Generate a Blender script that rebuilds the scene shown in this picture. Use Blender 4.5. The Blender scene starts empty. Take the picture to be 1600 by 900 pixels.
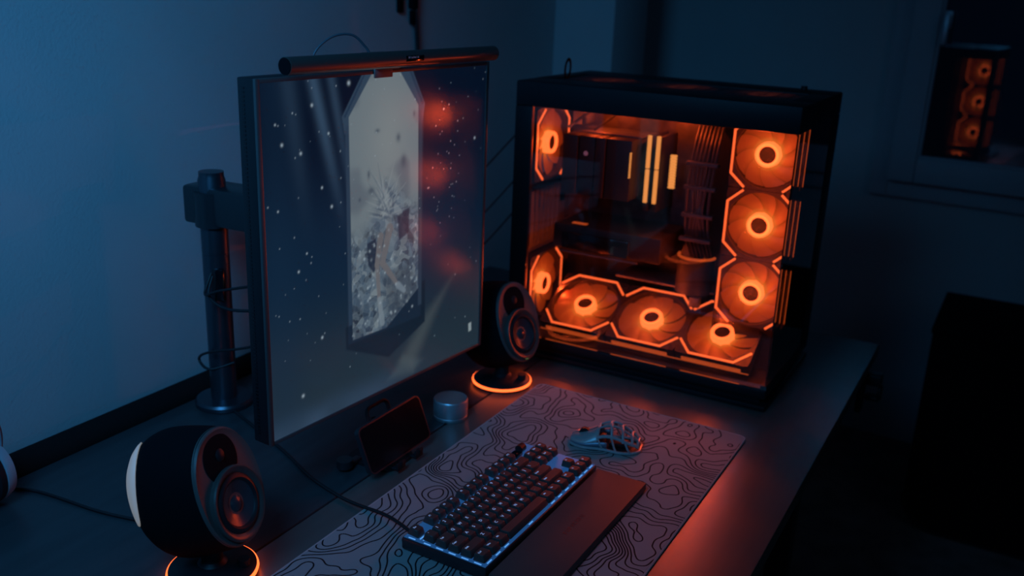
import bpy, bmesh, math, random
import numpy as np
from mathutils import Matrix, Vector, noise
PI = math.pi
sc = bpy.context.scene
C = sc.collection
random.seed(7)

# ------------------------------------------------------------------ camera
DESK = 0.66
cam = bpy.data.cameras.new('camera'); cam_o = bpy.data.objects.new('camera', cam); C.objects.link(cam_o)
right = (0.8701747155, 0.4912014998, 0.0389493395)
down = (0.1834934226, -0.2496711443, -0.9507862449)
fwd = (-0.4573031033, 0.8344970978, -0.3073897614)
Mc = Matrix(((right[0], -down[0], -fwd[0], 0), (right[1], -down[1], -fwd[1], 0),
             (right[2], -down[2], -fwd[2], 1.36), (0, 0, 0, 1)))
cam_o.matrix_world = Mc
cam.sensor_width = 36; cam.lens = 1474.2 / 1600 * 36
cam.clip_start = 0.02
cam.dof.use_dof = True; cam.dof.focus_distance = 1.22; cam.dof.aperture_fstop = 3.8
sc.camera = cam_o

# ------------------------------------------------------------------ world, lights, exposure
w = bpy.data.worlds.new('night'); sc.world = w; w.use_nodes = True
w.node_tree.nodes['Background'].inputs[0].default_value = (0.10, 0.36, 1.0, 1)
w.node_tree.nodes['Background'].inputs[1].default_value = 0.008
sc.view_settings.view_transform = 'Standard'; sc.view_settings.look = 'None'
sc.view_settings.gamma = 1; sc.view_settings.use_curve_mapping = False
sc.view_settings.exposure = 0.0

def area(name, loc, to, size, power, col, sy=None):
    l = bpy.data.lights.new(name, 'AREA'); l.energy = power; l.color = col; l.size = size
    if sy: l.shape = 'RECTANGLE'; l.size_y = sy
    o = bpy.data.objects.new(name, l); C.objects.link(o); o.location = loc
    o.rotation_euler = (Vector(to) - Vector(loc)).to_track_quat('-Z', 'Y').to_euler(); return o
# blue fill light added above and left of the camera, no source in view
area('blue_fill_light', (-0.55, -0.05, 1.80), (-1.245, 1.0, 1.0), 0.5, 3.1, (0.07, 0.44, 1.0)).data.spread = math.radians(95)
# dim fill added from the right for the room's ambient light
area('room_fill_light', (1.6, 0.2, 2.2), (-0.4, 1.2, 0.7), 1.2, 1.0, (0.26, 0.54, 1.0))

# ------------------------------------------------------------------ helpers
def tag(o, label=None, cat=None, group=None, kind=None):
    if label: o['label'] = label
    if cat: o['category'] = cat
    if group: o['group'] = group
    if kind: o['kind'] = kind
    return o
def thing(name, label, cat, loc=(0, 0, 0), rz=0, group=None):
    o = bpy.data.objects.new(name, None); C.objects.link(o); o.empty_display_size = 0.02
    o.location = loc; o.rotation_euler = (0, 0, rz)
    return tag(o, label, cat, group)
def obj(name, bm, m, parent=None, smooth=35, kind=None, label=None):
    me = bpy.data.meshes.new(name)
    bmesh.ops.recalc_face_normals(bm, faces=bm.faces[:])
    bm.to_mesh(me); bm.free(); me.materials.append(m)
    if smooth:
        me.shade_smooth(); me.set_sharp_from_angle(angle=math.radians(smooth))
    o = bpy.data.objects.new(name, me); C.objects.link(o); o.parent = parent
    if kind: o['kind'] = kind
    if label: o['label'] = label
    return o
def share(name, me, parent, M=None):
    o = bpy.data.objects.new(name, me); C.objects.link(o); o.parent = parent
    if M is not None: o.matrix_local = M
    return o
def B(): return bmesh.new()
def box(bm, c, s, bev=0, M=None, seg=2):
    t = bmesh.new()
    bmesh.ops.create_cube(t, size=1)
    for v in t.verts: v.co = Vector((c[0] + v.co.x * s[0], c[1] + v.co.y * s[1], c[2] + v.co.z * s[2]))
    if bev: bmesh.ops.bevel(t, geom=t.edges[:], offset=bev, segments=seg, profile=0.5, affect='EDGES')
    if M is not None: t.transform(M)
    add(bm, t); t.free(); return bm
def add(bm, t):
    m = {}
    for v in t.verts: m[v] = bm.verts.new(v.co)
    for f in t.faces:
        try: bm.faces.new([m[v] for v in f.verts])
        except ValueError: pass
def bb(bm, x0, x1, y0, y1, z0, z1, bev=0, M=None):
    return box(bm, ((x0 + x1) / 2, (y0 + y1) / 2, (z0 + z1) / 2), (x1 - x0, y1 - y0, z1 - z0), bev, M)
def lathe(bm, prof, seg=48, M=None, a0=0, a1=2 * PI):
    full = abs(a1 - a0 - 2 * PI) < 1e-6
    n = seg if full else seg + 1
    rings = []
    for r, z in prof:
        if r < 1e-6:
            v = Vector((0, 0, z)); rings.append([bm.verts.new(M @ v if M is not None else v)])
        else:
            L = []
            for i in range(n):
                a = a0 + (a1 - a0) * i / seg
                v = Vector((r * math.cos(a), r * math.sin(a), z)); L.append(bm.verts.new(M @ v if M is not None else v))
            rings.append(L)
    for A, D in zip(rings, rings[1:]):
        for i in range(seg):
            j = (i + 1) % n
            q = [A[i % len(A)], A[j % len(A)], D[j % len(D)], D[i % len(D)]]
            u = []
            for v in q:
                if v not in u: u.append(v)
            if len(u) > 2:
                try: bm.faces.new(u)
                except ValueError: pass
    return bm
def cyl(bm, p0, p1, r, r1=None, seg=24):
    p0 = Vector(p0); p1 = Vector(p1); d = p1 - p0; r1 = r if r1 is None else r1
    M = Matrix.Translation(p0) @ d.to_track_quat('Z', 'Y').to_matrix().to_4x4()
    return lathe(bm, [(0, 0), (r, 0), (r1, d.length), (0, d.length)], seg, M)
def tube(bm, pts, r, seg=8, closed=False, flat=1.0):
    P = [Vector(p) for p in pts]; n = len(P)
    rr = r if isinstance(r, (list, tuple)) else [r] * n
    T = []
    for i in range(n):
        a = P[(i - 1) % n] if (closed or i) else P[0]; b = P[(i + 1) % n] if (closed or i < n - 1) else P[-1]
        t = (b - a); T.append(t.normalized() if t.length > 1e-9 else Vector((0, 0, 1)))
    up = Vector((0, 0, 1)) if abs(T[0].z) < 0.9 else Vector((1, 0, 0))
    N = (up - T[0] * up.dot(T[0])).normalized(); rings = []
    for i in range(n):
        N = (N - T[i] * N.dot(T[i]))
        N = N.normalized() if N.length > 1e-6 else Vector((1, 0, 0))
        Bn = T[i].cross(N)
        rings.append([bm.verts.new(P[i] + N * (flat * rr[i] * math.cos(2 * PI * k / seg)) + Bn * (rr[i] * math.sin(2 * PI * k / seg))) for k in range(seg)])
    for i in range(n if closed else n - 1):
        A = rings[i]; D = rings[(i + 1) % n]
        for k in range(seg):
            try: bm.faces.new([A[k], A[(k + 1) % seg], D[(k + 1) % seg], D[k]])
            except ValueError: pass
    if not closed:
        bm.faces.new(rings[0][::-1]); bm.faces.new(rings[-1])
    return bm
def spline(pts, n=8):
    P = [Vector(p) for p in pts]; out = []
    for i in range(len(P) - 1):
        a = P[max(i - 1, 0)]; b = P[i]; c = P[i + 1]; d = P[min(i + 2, len(P) - 1)]
        for k in range(n):
            t = k / n
            out.append(0.5 * ((2 * b) + (c - a) * t + (2 * a - 5 * b + 4 * c - d) * t * t + (3 * b - a - 3 * c + d) * t ** 3))
    out.append(P[-1]); return out
def prism(bm, poly, z0, z1, M=None):
    f = lambda x, y, z: bm.verts.new(M @ Vector((x, y, z)) if M is not None else Vector((x, y, z)))
    a = [f(x, y, z0) for x, y in poly]; b = [f(x, y, z1) for x, y in poly]; n = len(poly)
    bm.faces.new(a[::-1]); bm.faces.new(b)
    for i in range(n): bm.faces.new([a[i], a[(i + 1) % n], b[(i + 1) % n], b[i]])
    return bm
def rrect(w, h, r, n=5):
    out = []
    for cx, cy, a in ((w / 2 - r, h / 2 - r, 0), (-w / 2 + r, h / 2 - r, PI / 2), (-w / 2 + r, -h / 2 + r, PI), (w / 2 - r, -h / 2 + r, 1.5 * PI)):
        for i in range(n + 1): out.append((cx + r * math.cos(a + PI / 2 * i / n), cy + r * math.sin(a + PI / 2 * i / n)))
    return out
_font = {}
def text_mesh(s, size):
    if (s, size) in _font: return _font[(s, size)]
    cu = bpy.data.curves.new('t', 'FONT'); cu.body = s; cu.size = size; cu.extrude = 0.0001; cu.resolution_u = 2
    cu.align_x = 'CENTER'; cu.align_y = 'CENTER'
    o = bpy.data.objects.new('t', cu); C.objects.link(o)
    me = bpy.data.meshes.new_from_object(o.evaluated_get(bpy.context.evaluated_depsgraph_get()))
    bpy.data.objects.remove(o); _font[(s, size)] = me; return me

# ------------------------------------------------------------------ materials
def mat(name, col, rough=0.5, metal=0.0, spec=0.5, em=None, es=1.0, nz=0, bump=0, nscale=60, coat=0):
    m = bpy.data.materials.new(name); m.use_nodes = True; nt = m.node_tree; b = nt.nodes['Principled BSDF']
    b.inputs['Base Color'].default_value = (*col, 1); b.inputs['Roughness'].default_value = rough
    b.inputs['Metallic'].default_value = metal; b.inputs['Specular IOR Level'].default_value = spec
    b.inputs['Coat Weight'].default_value = coat
    if em: b.inputs['Emission Color'].default_value = (*em, 1); b.inputs['Emission Strength'].default_value = es
    if nz or bump:
        tc = nt.nodes.new('ShaderNodeTexCoord'); n = nt.nodes.new('ShaderNodeTexNoise'); n.inputs['Scale'].default_value = nscale
        n.inputs['Detail'].default_value = 4; nt.links.new(tc.outputs['Object'], n.inputs['Vector'])
        if nz:
            mr = nt.nodes.new('ShaderNodeMapRange'); mr.inputs['To Min'].default_value = max(rough - nz, 0.02); mr.inputs['To Max'].default_value = rough + nz
            nt.links.new(n.outputs['Fac'], mr.inputs['Value']); nt.links.new(mr.outputs['Result'], b.inputs['Roughness'])
        if bump:
            bp = nt.nodes.new('ShaderNodeBump'); bp.inputs['Strength'].default_value = bump; bp.inputs['Distance'].default_value = 0.002
            nt.links.new(n.outputs['Fac'], bp.inputs['Height']); nt.links.new(bp.outputs['Normal'], b.inputs['Normal'])
    return m
def tint_noise(m, c1, c2, scale, stretch=(1, 1, 1), detail=5):
    nt = m.node_tree; b = nt.nodes['Principled BSDF']
    tc = nt.nodes.new('ShaderNodeTexCoord'); mp = nt.nodes.new('ShaderNodeMapping'); mp.inputs['Scale'].default_value = stretch
    n = nt.nodes.new('ShaderNodeTexNoise'); n.inputs['Scale'].default_value = scale; n.inputs['Detail'].default_value = detail
    r = nt.nodes.new('ShaderNodeValToRGB'); r.color_ramp.elements[0].color = (*c1, 1); r.color_ramp.elements[1].color = (*c2, 1)
    r.color_ramp.elements[0].position = 0.3; r.color_ramp.elements[1].position = 0.7
    nt.links.new(tc.outputs['Object'], mp.inputs[0]); nt.links.new(mp.outputs[0], n.inputs['Vector'])
    nt.links.new(n.outputs['Fac'], r.inputs[0]); nt.links.new(r.outputs[0], b.inputs['Base Color']); return m
wall_m = tint_noise(mat('wall_plaster', (0.5, 0.5, 0.5), 0.85, spec=0.2, bump=0.25, nscale=180), (0.46, 0.49, 0.5), (0.52, 0.54, 0.55), 3)
floor_m = tint_noise(mat('floor_carpet', (0.1, 0.07, 0.06), 0.95, spec=0.1, bump=0.8, nscale=300), (0.20, 0.12, 0.10), (0.32, 0.20, 0.17), 14)
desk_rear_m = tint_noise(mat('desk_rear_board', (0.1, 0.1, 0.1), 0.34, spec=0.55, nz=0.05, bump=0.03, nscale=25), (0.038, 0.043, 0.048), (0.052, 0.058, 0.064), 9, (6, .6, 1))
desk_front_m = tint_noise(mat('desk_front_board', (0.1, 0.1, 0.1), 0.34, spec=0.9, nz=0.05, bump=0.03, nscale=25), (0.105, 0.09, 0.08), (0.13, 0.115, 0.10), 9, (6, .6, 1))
black_m = mat('black_plastic', (0.012, 0.013, 0.016), 0.45, spec=0.4, nz=0.06)
matte_m = mat('matte_black', (0.0035, 0.004, 0.006), 0.85, spec=0.12, bump=0.1, nscale=700)
satin_m = mat('satin_black_metal', (0.02, 0.022, 0.026), 0.32, metal=0.0, spec=0.6, nz=0.05)
gloss_m = mat('glossy_black', (0.006, 0.006, 0.008), 0.12, spec=0.6)
case_m = mat('case_powder_coat', (0.007, 0.009, 0.013), 0.5, spec=0.3, nz=0.04)
steel_m = mat('brushed_aluminium', (0.50, 0.53, 0.57), 0.42, metal=0.8, nz=0.06, nscale=90)
pole_m = mat('dark_anodised_metal', (0.10, 0.115, 0.14), 0.33, metal=0.85, nz=0.05)
white_m = mat('frosted_white_plastic', (0.70, 0.69, 0.66), 0.4)
panel_m = mat('dim_rear_light', (0.5, 0.5, 0.48), 0.4, em=(0.20, 0.20, 0.19), es=0.7)
window_m = mat('painted_window_frame', (0.45, 0.47, 0.50), 0.55, spec=0.3, nz=0.05)
cable_m = mat('black_rubber_cable', (0.012, 0.012, 0.014), 0.5)
grey_m = mat('mid_grey_plastic', (0.07, 0.075, 0.085), 0.5)
inner_m = mat('case_inside_dark', (0.015, 0.014, 0.015), 0.55, spec=0.35, nz=0.06)
fin_m = mat('heatsink_metal', (0.22, 0.21, 0.22), 0.38, metal=0.7)
board_m = tint_noise(mat('circuit_board', (0.03, 0.03, 0.035), 0.5), (0.02, 0.02, 0.025), (0.06, 0.055, 0.06), 60)
OR = (1.0, 0.055, 0.012)
strip_m = mat('orange_light_strip', (0.05, 0.01, 0.0), 0.4, em=(1.0, 0.125, 0.028), es=1.7)
hub_m = mat('orange_hub_light', (0.05, 0.01, 0.0), 0.4, em=(1.0, 0.12, 0.025), es=3.0)
dimstrip_m = mat('dim_orange_light', (0.05, 0.01, 0.0), 0.4, em=(1.0, 0.13, 0.022), es=0.50)
ram_m = mat('amber_memory_light', (0.05, 0.01, 0.0), 0.4, em=(1.0, 0.34, 0.07), es=1.1)
ring_m = mat('speaker_base_light', (0.05, 0.01, 0.0), 0.4, em=(1.0, 0.11, 0.022), es=3.0)
blue_m = mat('keyboard_backlight', (0.02, 0.05, 0.1), 0.4, em=(0.12, 0.42, 1.0), es=0.8)
legend_m = mat('backlit_legend', (0.1, 0.1, 0.1), 0.5, em=(0.25, 0.45, 0.95), es=0.65)
key_m = mat('keycap_plastic', (0.060, 0.055, 0.052), 0.42, spec=0.5, bump=0.1, nscale=900)
green_m = mat('green_status_light', (0, 0.1, 0.02), 0.4, em=(0.10, 0.42, 0.13), es=1.0)

def glass_mat(name, tint, rough=0.02, k=1.0):
    m = bpy.data.materials.new(name); m.use_nodes = True; nt = m.node_tree; nt.nodes.clear()
    o = nt.nodes.new('ShaderNodeOutputMaterial'); mx = nt.nodes.new('ShaderNodeMixShader')
    tr = nt.nodes.new('ShaderNodeBsdfTransparent'); gl = nt.nodes.new('ShaderNodeBsdfGlossy'); fr = nt.nodes.new('ShaderNodeFresnel')
    tr.inputs[0].default_value = (*tint, 1); gl.inputs['Roughness'].default_value = rough; gl.inputs['Color'].default_value = (k, k, k, 1); fr.inputs[0].default_value = 1.5
    nt.links.new(fr.outputs[0], mx.inputs[0]); nt.links.new(tr.outputs[0], mx.inputs[1]); nt.links.new(gl.outputs[0], mx.inputs[2])
    nt.links.new(mx.outputs[0], o.inputs[0]); return m
glass_m = glass_mat('tempered_glass', (0.86, 0.86, 0.88))
pane_m = glass_mat('window_pane_glass', (0.5, 0.52, 0.55), 0.02)
pane_m.node_tree.nodes['Fresnel'].inputs[0].default_value = 2.5   # index raised above plain glass to strengthen the reflections of the fans

# translucent fan blades lit from their hub: light falls off with the distance from the hub
blade_m = bpy.data.materials.new('lit_translucent_blades'); blade_m.use_nodes = True
nt = blade_m.node_tree; b = nt.nodes['Principled BSDF']; b.inputs['Specular IOR Level'].default_value = 0.2; b.inputs['Base Color'].default_value = (0.03, 0.012, 0.008, 1); b.inputs['Roughness'].default_value = 0.4
tc = nt.nodes.new('ShaderNodeTexCoord'); sx = nt.nodes.new('ShaderNodeSeparateXYZ'); cb = nt.nodes.new('ShaderNodeCombineXYZ')
ln = nt.nodes.new('ShaderNodeVectorMath'); ln.operation = 'LENGTH'; rp = nt.nodes.new('ShaderNodeValToRGB')
mr = nt.nodes.new('ShaderNodeMapRange'); mr.inputs['From Min'].default_value = 0.018; mr.inputs['From Max'].default_value = 0.06
nt.links.new(tc.outputs['Object'], sx.inputs[0]); nt.links.new(sx.outputs[0], cb.inputs[0]); nt.links.new(sx.outputs[1], cb.inputs[1])
nt.links.new(cb.outputs[0], ln.inputs[0]); nt.links.new(ln.outputs['Value'], mr.inputs['Value']); nt.links.new(mr.outputs[0], rp.inputs[0])
e = rp.color_ramp.elements
e[0].position = 0; e[0].color = (0.95, 0.22, 0.028, 1); e[1].position = 1; e[1].color = (0.20, 0.018, 0.0025, 1)
q = e.new(0.30); q.color = (0.50, 0.062, 0.007, 1)
q = e.new(0.6); q.color = (0.30, 0.030, 0.004, 1)
nt.links.new(rp.outputs[0], b.inputs['Emission Color']); b.inputs['Emission Strength'].default_value = 1.15

# ------------------------------------------------------------------ room
def struct(name, bm, m, parent=None, **k):
    o = obj(name, bm, m, parent, **k)
    if parent is None: o['kind'] = 'structure'
    return o
struct('floor', bb(B(), -1.3, 3.2, -1.5, 3.4, -0.05, 0.0), floor_m)
struct('wall_left', bb(B(), -1.36, -1.245, -1.5, 3.3, 0, 2.5), wall_m)
# far wall is a few degrees out of square; frame: X along the wall, Y away from the room
TH = -math.radians(3.3)
MF = Matrix.Translation((-0.32, 3.05, 0)) @ Matrix.Rotation(TH, 4, 'Z')
fw = B()
bb(fw, -1.2, -0.085, 0, 0.12, 0, 2.5, M=MF); bb(fw, -0.085, 0.95, 0, 0.12, 0, 0.83, M=MF); bb(fw, 0.95, 3.3, 0, 0.12, 0, 2.5, M=MF); bb(fw, -0.085, 0.95, 0, 0.12, 2.1, 2.5, M=MF)
struct('wall_far', fw, wall_m)
struct('trim_1', bb(B(), -1.25, -1.065, 2.46, 2.70, 0, 2.5, 0.003), wall_m)
def holder(name, loc, M=None):
    o = bpy.data.objects.new(name, None); C.objects.link(o); o['kind'] = 'structure'; o.empty_display_size = 0.02
    if M is not None: o.matrix_world = M
    return o
win = holder('window_1', None, MF)
def ring(bm, x0, x1, z0, z1, wd, y0, y1, bev=0.003):
    bb(bm, x0, x0 + wd, y0, y1, z0, z1, bev); bb(bm, x1 - wd, x1, y0, y1, z0, z1, bev)
    bb(bm, x0 + wd, x1 - wd, y0, y1, z0, z0 + wd, bev); bb(bm, x0 + wd, x1 - wd, y0, y1, z1 - wd, z1, bev); return bm
obj('window_casing', ring(B(), -0.105, 0.97, 0.79, 2.12, 0.05, -0.03, 0.05), window_m, win)
obj('window_sash', ring(B(), -0.052, 0.915, 0.845, 2.06, 0.075, -0.075, -0.005, 0.006), window_m, win)
obj('glazing_bead', ring(B(), 0.020, 0.845, 0.915, 1.99, 0.010, -0.062, -0.035, 0.002), window_m, win)
obj('glass_pane', bb(B(), 0.025, 0.84, -0.052, -0.048, 0.92, 1.985), pane_m, win, smooth=0)
hb = B(); cyl(hb, (-0.052, -0.055, 0.86), (-0.052, -0.055, 0.90), 0.008, seg=12); cyl(hb, (-0.052, -0.055, 0.98), (-0.052, -0.055, 1.02), 0.008, seg=12)
obj('hinge', hb, window_m, win)
hd = B(); box(hd, (0.045, -0.082, 1.31), (0.022, 0.014, 0.05), 0.004); box(hd, (0.045, -0.105, 1.285), (0.016, 0.012, 0.085), 0.004); cyl(hd, (0.045, -0.075, 1.31), (0.045, -0.108, 1.31), 0.007, seg=12)
obj('window_handle', hd, steel_m, win, label='pale metal window handle')

# ------------------------------------------------------------------ desk
desk = thing('desk', 'long dark desk along the left wall carrying the monitor and the glowing computer', 'desk', (-0.6, 1.1, 0))
def L(o, x, y, z): return (x - o.location.x, y - o.location.y, z - o.location.z)
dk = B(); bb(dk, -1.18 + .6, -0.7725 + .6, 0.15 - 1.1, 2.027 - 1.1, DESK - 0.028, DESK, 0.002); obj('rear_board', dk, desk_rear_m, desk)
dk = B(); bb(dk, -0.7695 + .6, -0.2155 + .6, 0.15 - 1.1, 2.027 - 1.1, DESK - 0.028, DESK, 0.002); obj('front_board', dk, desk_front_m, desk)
for sx_ in (-1.12, -0.34):
    for sy_ in (0.25, 1.93):
        obj('leg', bb(B(), sx_ + .6 - .025, sx_ + .6 + .025, sy_ - 1.1 - .025, sy_ - 1.1 + .025, 0, DESK - 0.028, 0.003), satin_m, desk)
for y in (.82, -.86): obj('frame_rail', bb(B(), -1.1 + .6, -0.36 + .6, y, y + .03, 0.57, 0.631, .002), satin_m, desk)
hk = B(); box(hk, (0, 0, -0.012), (0.05, 0.028, 0.024), 0.003); box(hk, (-0.012, 0, -0.05), (0.014, 0.026, 0.08), 0.005); box(hk, (0.012, 0, -0.052), (0.030, 0.026, 0.012), 0.005); box(hk, (0.024, 0, -0.04), (0.008, 0.026, 0.03), 0.003)
tag(obj('headphone_hook', hk, black_m), 'small black hook hanging under the far right corner of the desk', 'hook').location = (-0.213, 1.925, DESK - 0.028)

ds = B(); lathe(ds, [(0, 0), (.026, 0), (.026, 1.80), (0, 1.80)], 28, Matrix.Translation((-1.2135, .18, DESK - .006)) @ Matrix.Rotation(-PI / 2, 4, 'X'))  # round strip added to give the dark band along the wall edge
tag(obj('gap_strip', ds, mat('dark_brown_strip', (.016, .010, .010), .85, spec=.1, bump=.3, nscale=300)), 'dark round strip standing for the dark gap between the desk edge and the left wall', 'dark_strip')
# ------------------------------------------------------------------ mouse pad with contour print
pad = thing('desk_mat', 'large grey desk mat with black contour line print and pale stitched edge', 'desk mat', (-0.5218, 0.975, DESK))
PW, PL_, PT = 0.3845, 0.902, 0.004
def fbm(x, y):
    wx = noise.noise(Vector((x * 9, y * 9, 3.3))) * 0.035; wy = noise.noise(Vector((x * 9, y * 9, 8.1))) * 0.035
    return noise.noise(Vector(((x + wx) * 12, (y + wy) * 12, 0.5))) + 0.35 * noise.noise(Vector((x * 30, y * 30, 5.5)))
nx, ny = 150, 350
X = np.linspace(-PW / 2 + .0015, PW / 2 - .0015, nx); Y = np.linspace(-PL_ / 2 + .0015, PL_ / 2 - .0015, ny)
Hh = np.array([[fbm(x, y) for x in X] for y in Y]) * 6.3
gy, gx = np.gradient(Hh, Y, X); Gm = np.sqrt(gx ** 2 + gy ** 2)
XX, YY = np.meshgrid(X, Y)
co = np.stack([XX, YY, np.full_like(XX, PT)], -1).reshape(-1, 3)
def grid_faces(nx, ny):
    i = np.arange(nx - 1)[None, :] + np.arange(ny - 1)[:, None] * nx
    return np.stack([i, i + 1, i + nx + 1, i + nx], -1).reshape(-1, 4)
def fast_mesh(name, co, fc):
    me = bpy.data.meshes.new(name); me.vertices.add(len(co)); me.vertices.foreach_set('co', co.astype(np.float32).ravel())
    me.loops.add(fc.size); me.loops.foreach_set('vertex_index', fc.astype(np.int32).ravel())
    me.polygons.add(len(fc)); me.polygons.foreach_set('loop_start', np.arange(0, fc.size, 4, dtype=np.int32))
    me.update(calc_edges=True); me.validate(); return me
me = fast_mesh('printed_top', co, grid_faces(nx, ny))
for nme, arr in (('height', Hh), ('slope', Gm)):
    a = me.attributes.new(nme, 'FLOAT', 'POINT'); a.data.foreach_set('value', arr.astype(np.float32).ravel())
pm = mat('contour_print_cloth', (0.3, 0.3, 0.3), 0.8, spec=0.2, bump=0.15, nscale=900); nt = pm.node_tree; b = nt.nodes['Principled BSDF']
def mth(op, a, b_=None, c_=None):
    n = nt.nodes.new('ShaderNodeMath'); n.operation = op
    for k, v in enumerate((a, b_, c_)):
        if v is None: continue
        if isinstance(v, (int, float)): n.inputs[k].default_value = v
        else: nt.links.new(v, n.inputs[k])
    return n.outputs[0]
ah = nt.nodes.new('ShaderNodeAttribute'); ah.attribute_name = 'height'; ag = nt.nodes.new('ShaderNodeAttribute'); ag.attribute_name = 'slope'
d = mth('ABSOLUTE', mth('SUBTRACT', mth('FRACT', ah.outputs['Fac']), 0.5))
d = mth('DIVIDE', d, mth('MAXIMUM', ag.outputs['Fac'], 12.0))
ms = nt.nodes.new('ShaderNodeMapRange'); ms.inputs['From Min'].default_value = 0.00085; ms.inputs['From Max'].default_value = 0.00125
nt.links.new(d, ms.inputs['Value'])
mx = nt.nodes.new('ShaderNodeMix'); mx.data_type = 'RGBA'; mx.inputs['A'].default_value = (0.012, 0.012, 0.014, 1); mx.inputs['B'].default_value = (0.36, 0.345, 0.335, 1)
nt.links.new(ms.outputs[0], mx.inputs['Factor']); nt.links.new(mx.outputs['Result'], b.inputs['Base Color'])
me.materials.append(pm); o = bpy.data.objects.new('printed_top', me); C.objects.link(o); o.parent = pad
obj('rubber_base', prism(B(), rrect(PW, PL_, 0.012), 0.0, PT - 0.0006), matte_m, pad)
thread_m = mat('pale_thread', (0.42, 0.42, 0.42), 0.8)
obj('stitched_edge', tube(B(), [(x, y, PT - 0.0012) for x, y in rrect(PW, PL_, 0.012, 6)], 0.0017, 6, closed=True), thread_m, pad, label='pale grey stitched edge')

# ------------------------------------------------------------------ fans (parts of the computer)
def blades_bm(R, r0, n=9, thick=0.0016):
    bm = B()
    for k in range(n):
        a0 = 2 * PI * k / n; row = []
        NR, NC = 7, 5
        for i in range(NR):
            t = i / (NR - 1); r = r0 + (R - r0) * t
            sweep = 0.55 * t ** 1.2; wid = 2 * PI / n * 1.06
            row.append([Vector((r * math.cos(a0 + sweep + wid * (j / (NC - 1))), r * math.sin(a0 + sweep + wid * (j / (NC - 1))), -0.003 + (0.5 - j / (NC - 1)) * 0.009 * (.35 + .65 * t) + 0.002 * math.sin(PI * j / (NC - 1)))) for j in range(NC)])
        top = [[bm.verts.new(v + Vector((0, 0, thick / 2))) for v in R_] for R_ in row]
        bot = [[bm.verts.new(v - Vector((0, 0, thick / 2))) for v in R_] for R_ in row]
        for i in range(NR - 1):
            for j in range(NC - 1):
                bm.faces.new([top[i][j], top[i][j + 1], top[i + 1][j + 1], top[i + 1][j]])
                bm.faces.new([bot[i][j], bot[i + 1][j], bot[i + 1][j + 1], bot[i][j + 1]])
        for i in range(NR - 1):
            bm.faces.new([top[i][0], top[i + 1][0], bot[i + 1][0], bot[i][0]]); bm.faces.new([top[i][-1], bot[i][-1], bot[i + 1][-1], top[i + 1][-1]])
        for j in range(NC - 1):
            bm.faces.new([top[0][j], bot[0][j], bot[0][j + 1], top[0][j + 1]]); bm.faces.new([top[-1][j], top[-1][j + 1], bot[-1][j + 1], bot[-1][j]])
    return bm
def frame_bm(a, depth=0.025):
    bm = B(); N = 64; R = a * 0.945
    def sq(i):
        an = 2 * PI * i / N; c, s = math.cos(an), math.sin(an); k = a / max(abs(c), abs(s)); k = min(k, a * 1.38); return Vector((c * k, s * k, 0))
    def cr(i): an = 2 * PI * i / N; return Vector((R * math.cos(an), R * math.sin(an), 0))
    ring_ = []
    for i in range(N):
        ring_.append([bm.verts.new(sq(i) + Vector((0, 0, depth / 2))), bm.verts.new(cr(i) + Vector((0, 0, depth / 2))), bm.verts.new(cr(i) - Vector((0, 0, depth / 2))), bm.verts.new(sq(i) - Vector((0, 0, depth / 2)))])
    for i in range(N):
        p, q_ = ring_[i], ring_[(i + 1) % N]
        for k in range(4): bm.faces.new([p[k], p[(k + 1) % 4], q_[(k + 1) % 4], q_[k]])
    for sx_ in (-1, 1):
        for sy_ in (-1, 1): lathe(bm, [(0.0026, depth / 2 + 0.001), (0.0045, depth / 2 + 0.001), (0.0045, depth / 2), (0.0026, depth / 2)], 14, Matrix.Translation((sx_ * a * 0.875, sy_ * a * 0.875, 0)))
    for k in range(3):  # rear struts that carry the motor
        an = 2 * PI * k / 3 + 0.4; tube(bm, [(0.015 * math.cos(an), 0.015 * math.sin(an), -depth / 2 + .002), (R * math.cos(an), R * math.sin(an), -depth / 2 + .002)], 0.002, 6)
    return bm
def bracket_bm(a, s, depth=0.025, w_=0.0039, vert=False):
    P = [(-0.54, 0.965), (-0.955, 0.60), (-0.955, -0.60), (-0.54, -0.965)]
    P = [Vector((x * a * s, y * a, 0)) for x, y in P]
    if vert: P = [Vector((p.y, p.x, 0)) for p in P]
    bm = B(); z0 = depth / 2 + 0.0002; z1 = z0 + 0.0018
    inn = []; out = []
    for i, p in enumerate(P):
        if i == 0: t = (P[1] - p).normalized(); k = 1
        elif i == 3: t = (p - P[2]).normalized(); k = 1
        else:
            t1 = (p - P[i - 1]).normalized(); t2 = (P[i + 1] - p).normalized(); t = (t1 + t2).normalized(); k = 1 / max(0.3, t.dot(t1))
        n = Vector((-t.y, t.x, 0)) * (w_ / 2 * k); inn.append(p + n); out.append(p - n)
    prof = [(v.x, v.y) for v in inn] + [(v.x, v.y) for v in out[::-1]]
    a_ = [bm.verts.new((x, y, z0)) for x, y in prof]; b_ = [bm.verts.new((x, y, z1)) for x, y in prof]
    for i in range(3):
        bm.faces.new([b_[i], b_[i + 1], b_[6 - i], b_[7 - i]]); bm.faces.new([a_[i], a_[7 - i], a_[6 - i], a_[i + 1]])
    for i in range(8): bm.faces.new([a_[i], a_[(i + 1) % 8], b_[(i + 1) % 8], b_[i]])
    return bm
fan_cache = {}
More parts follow.
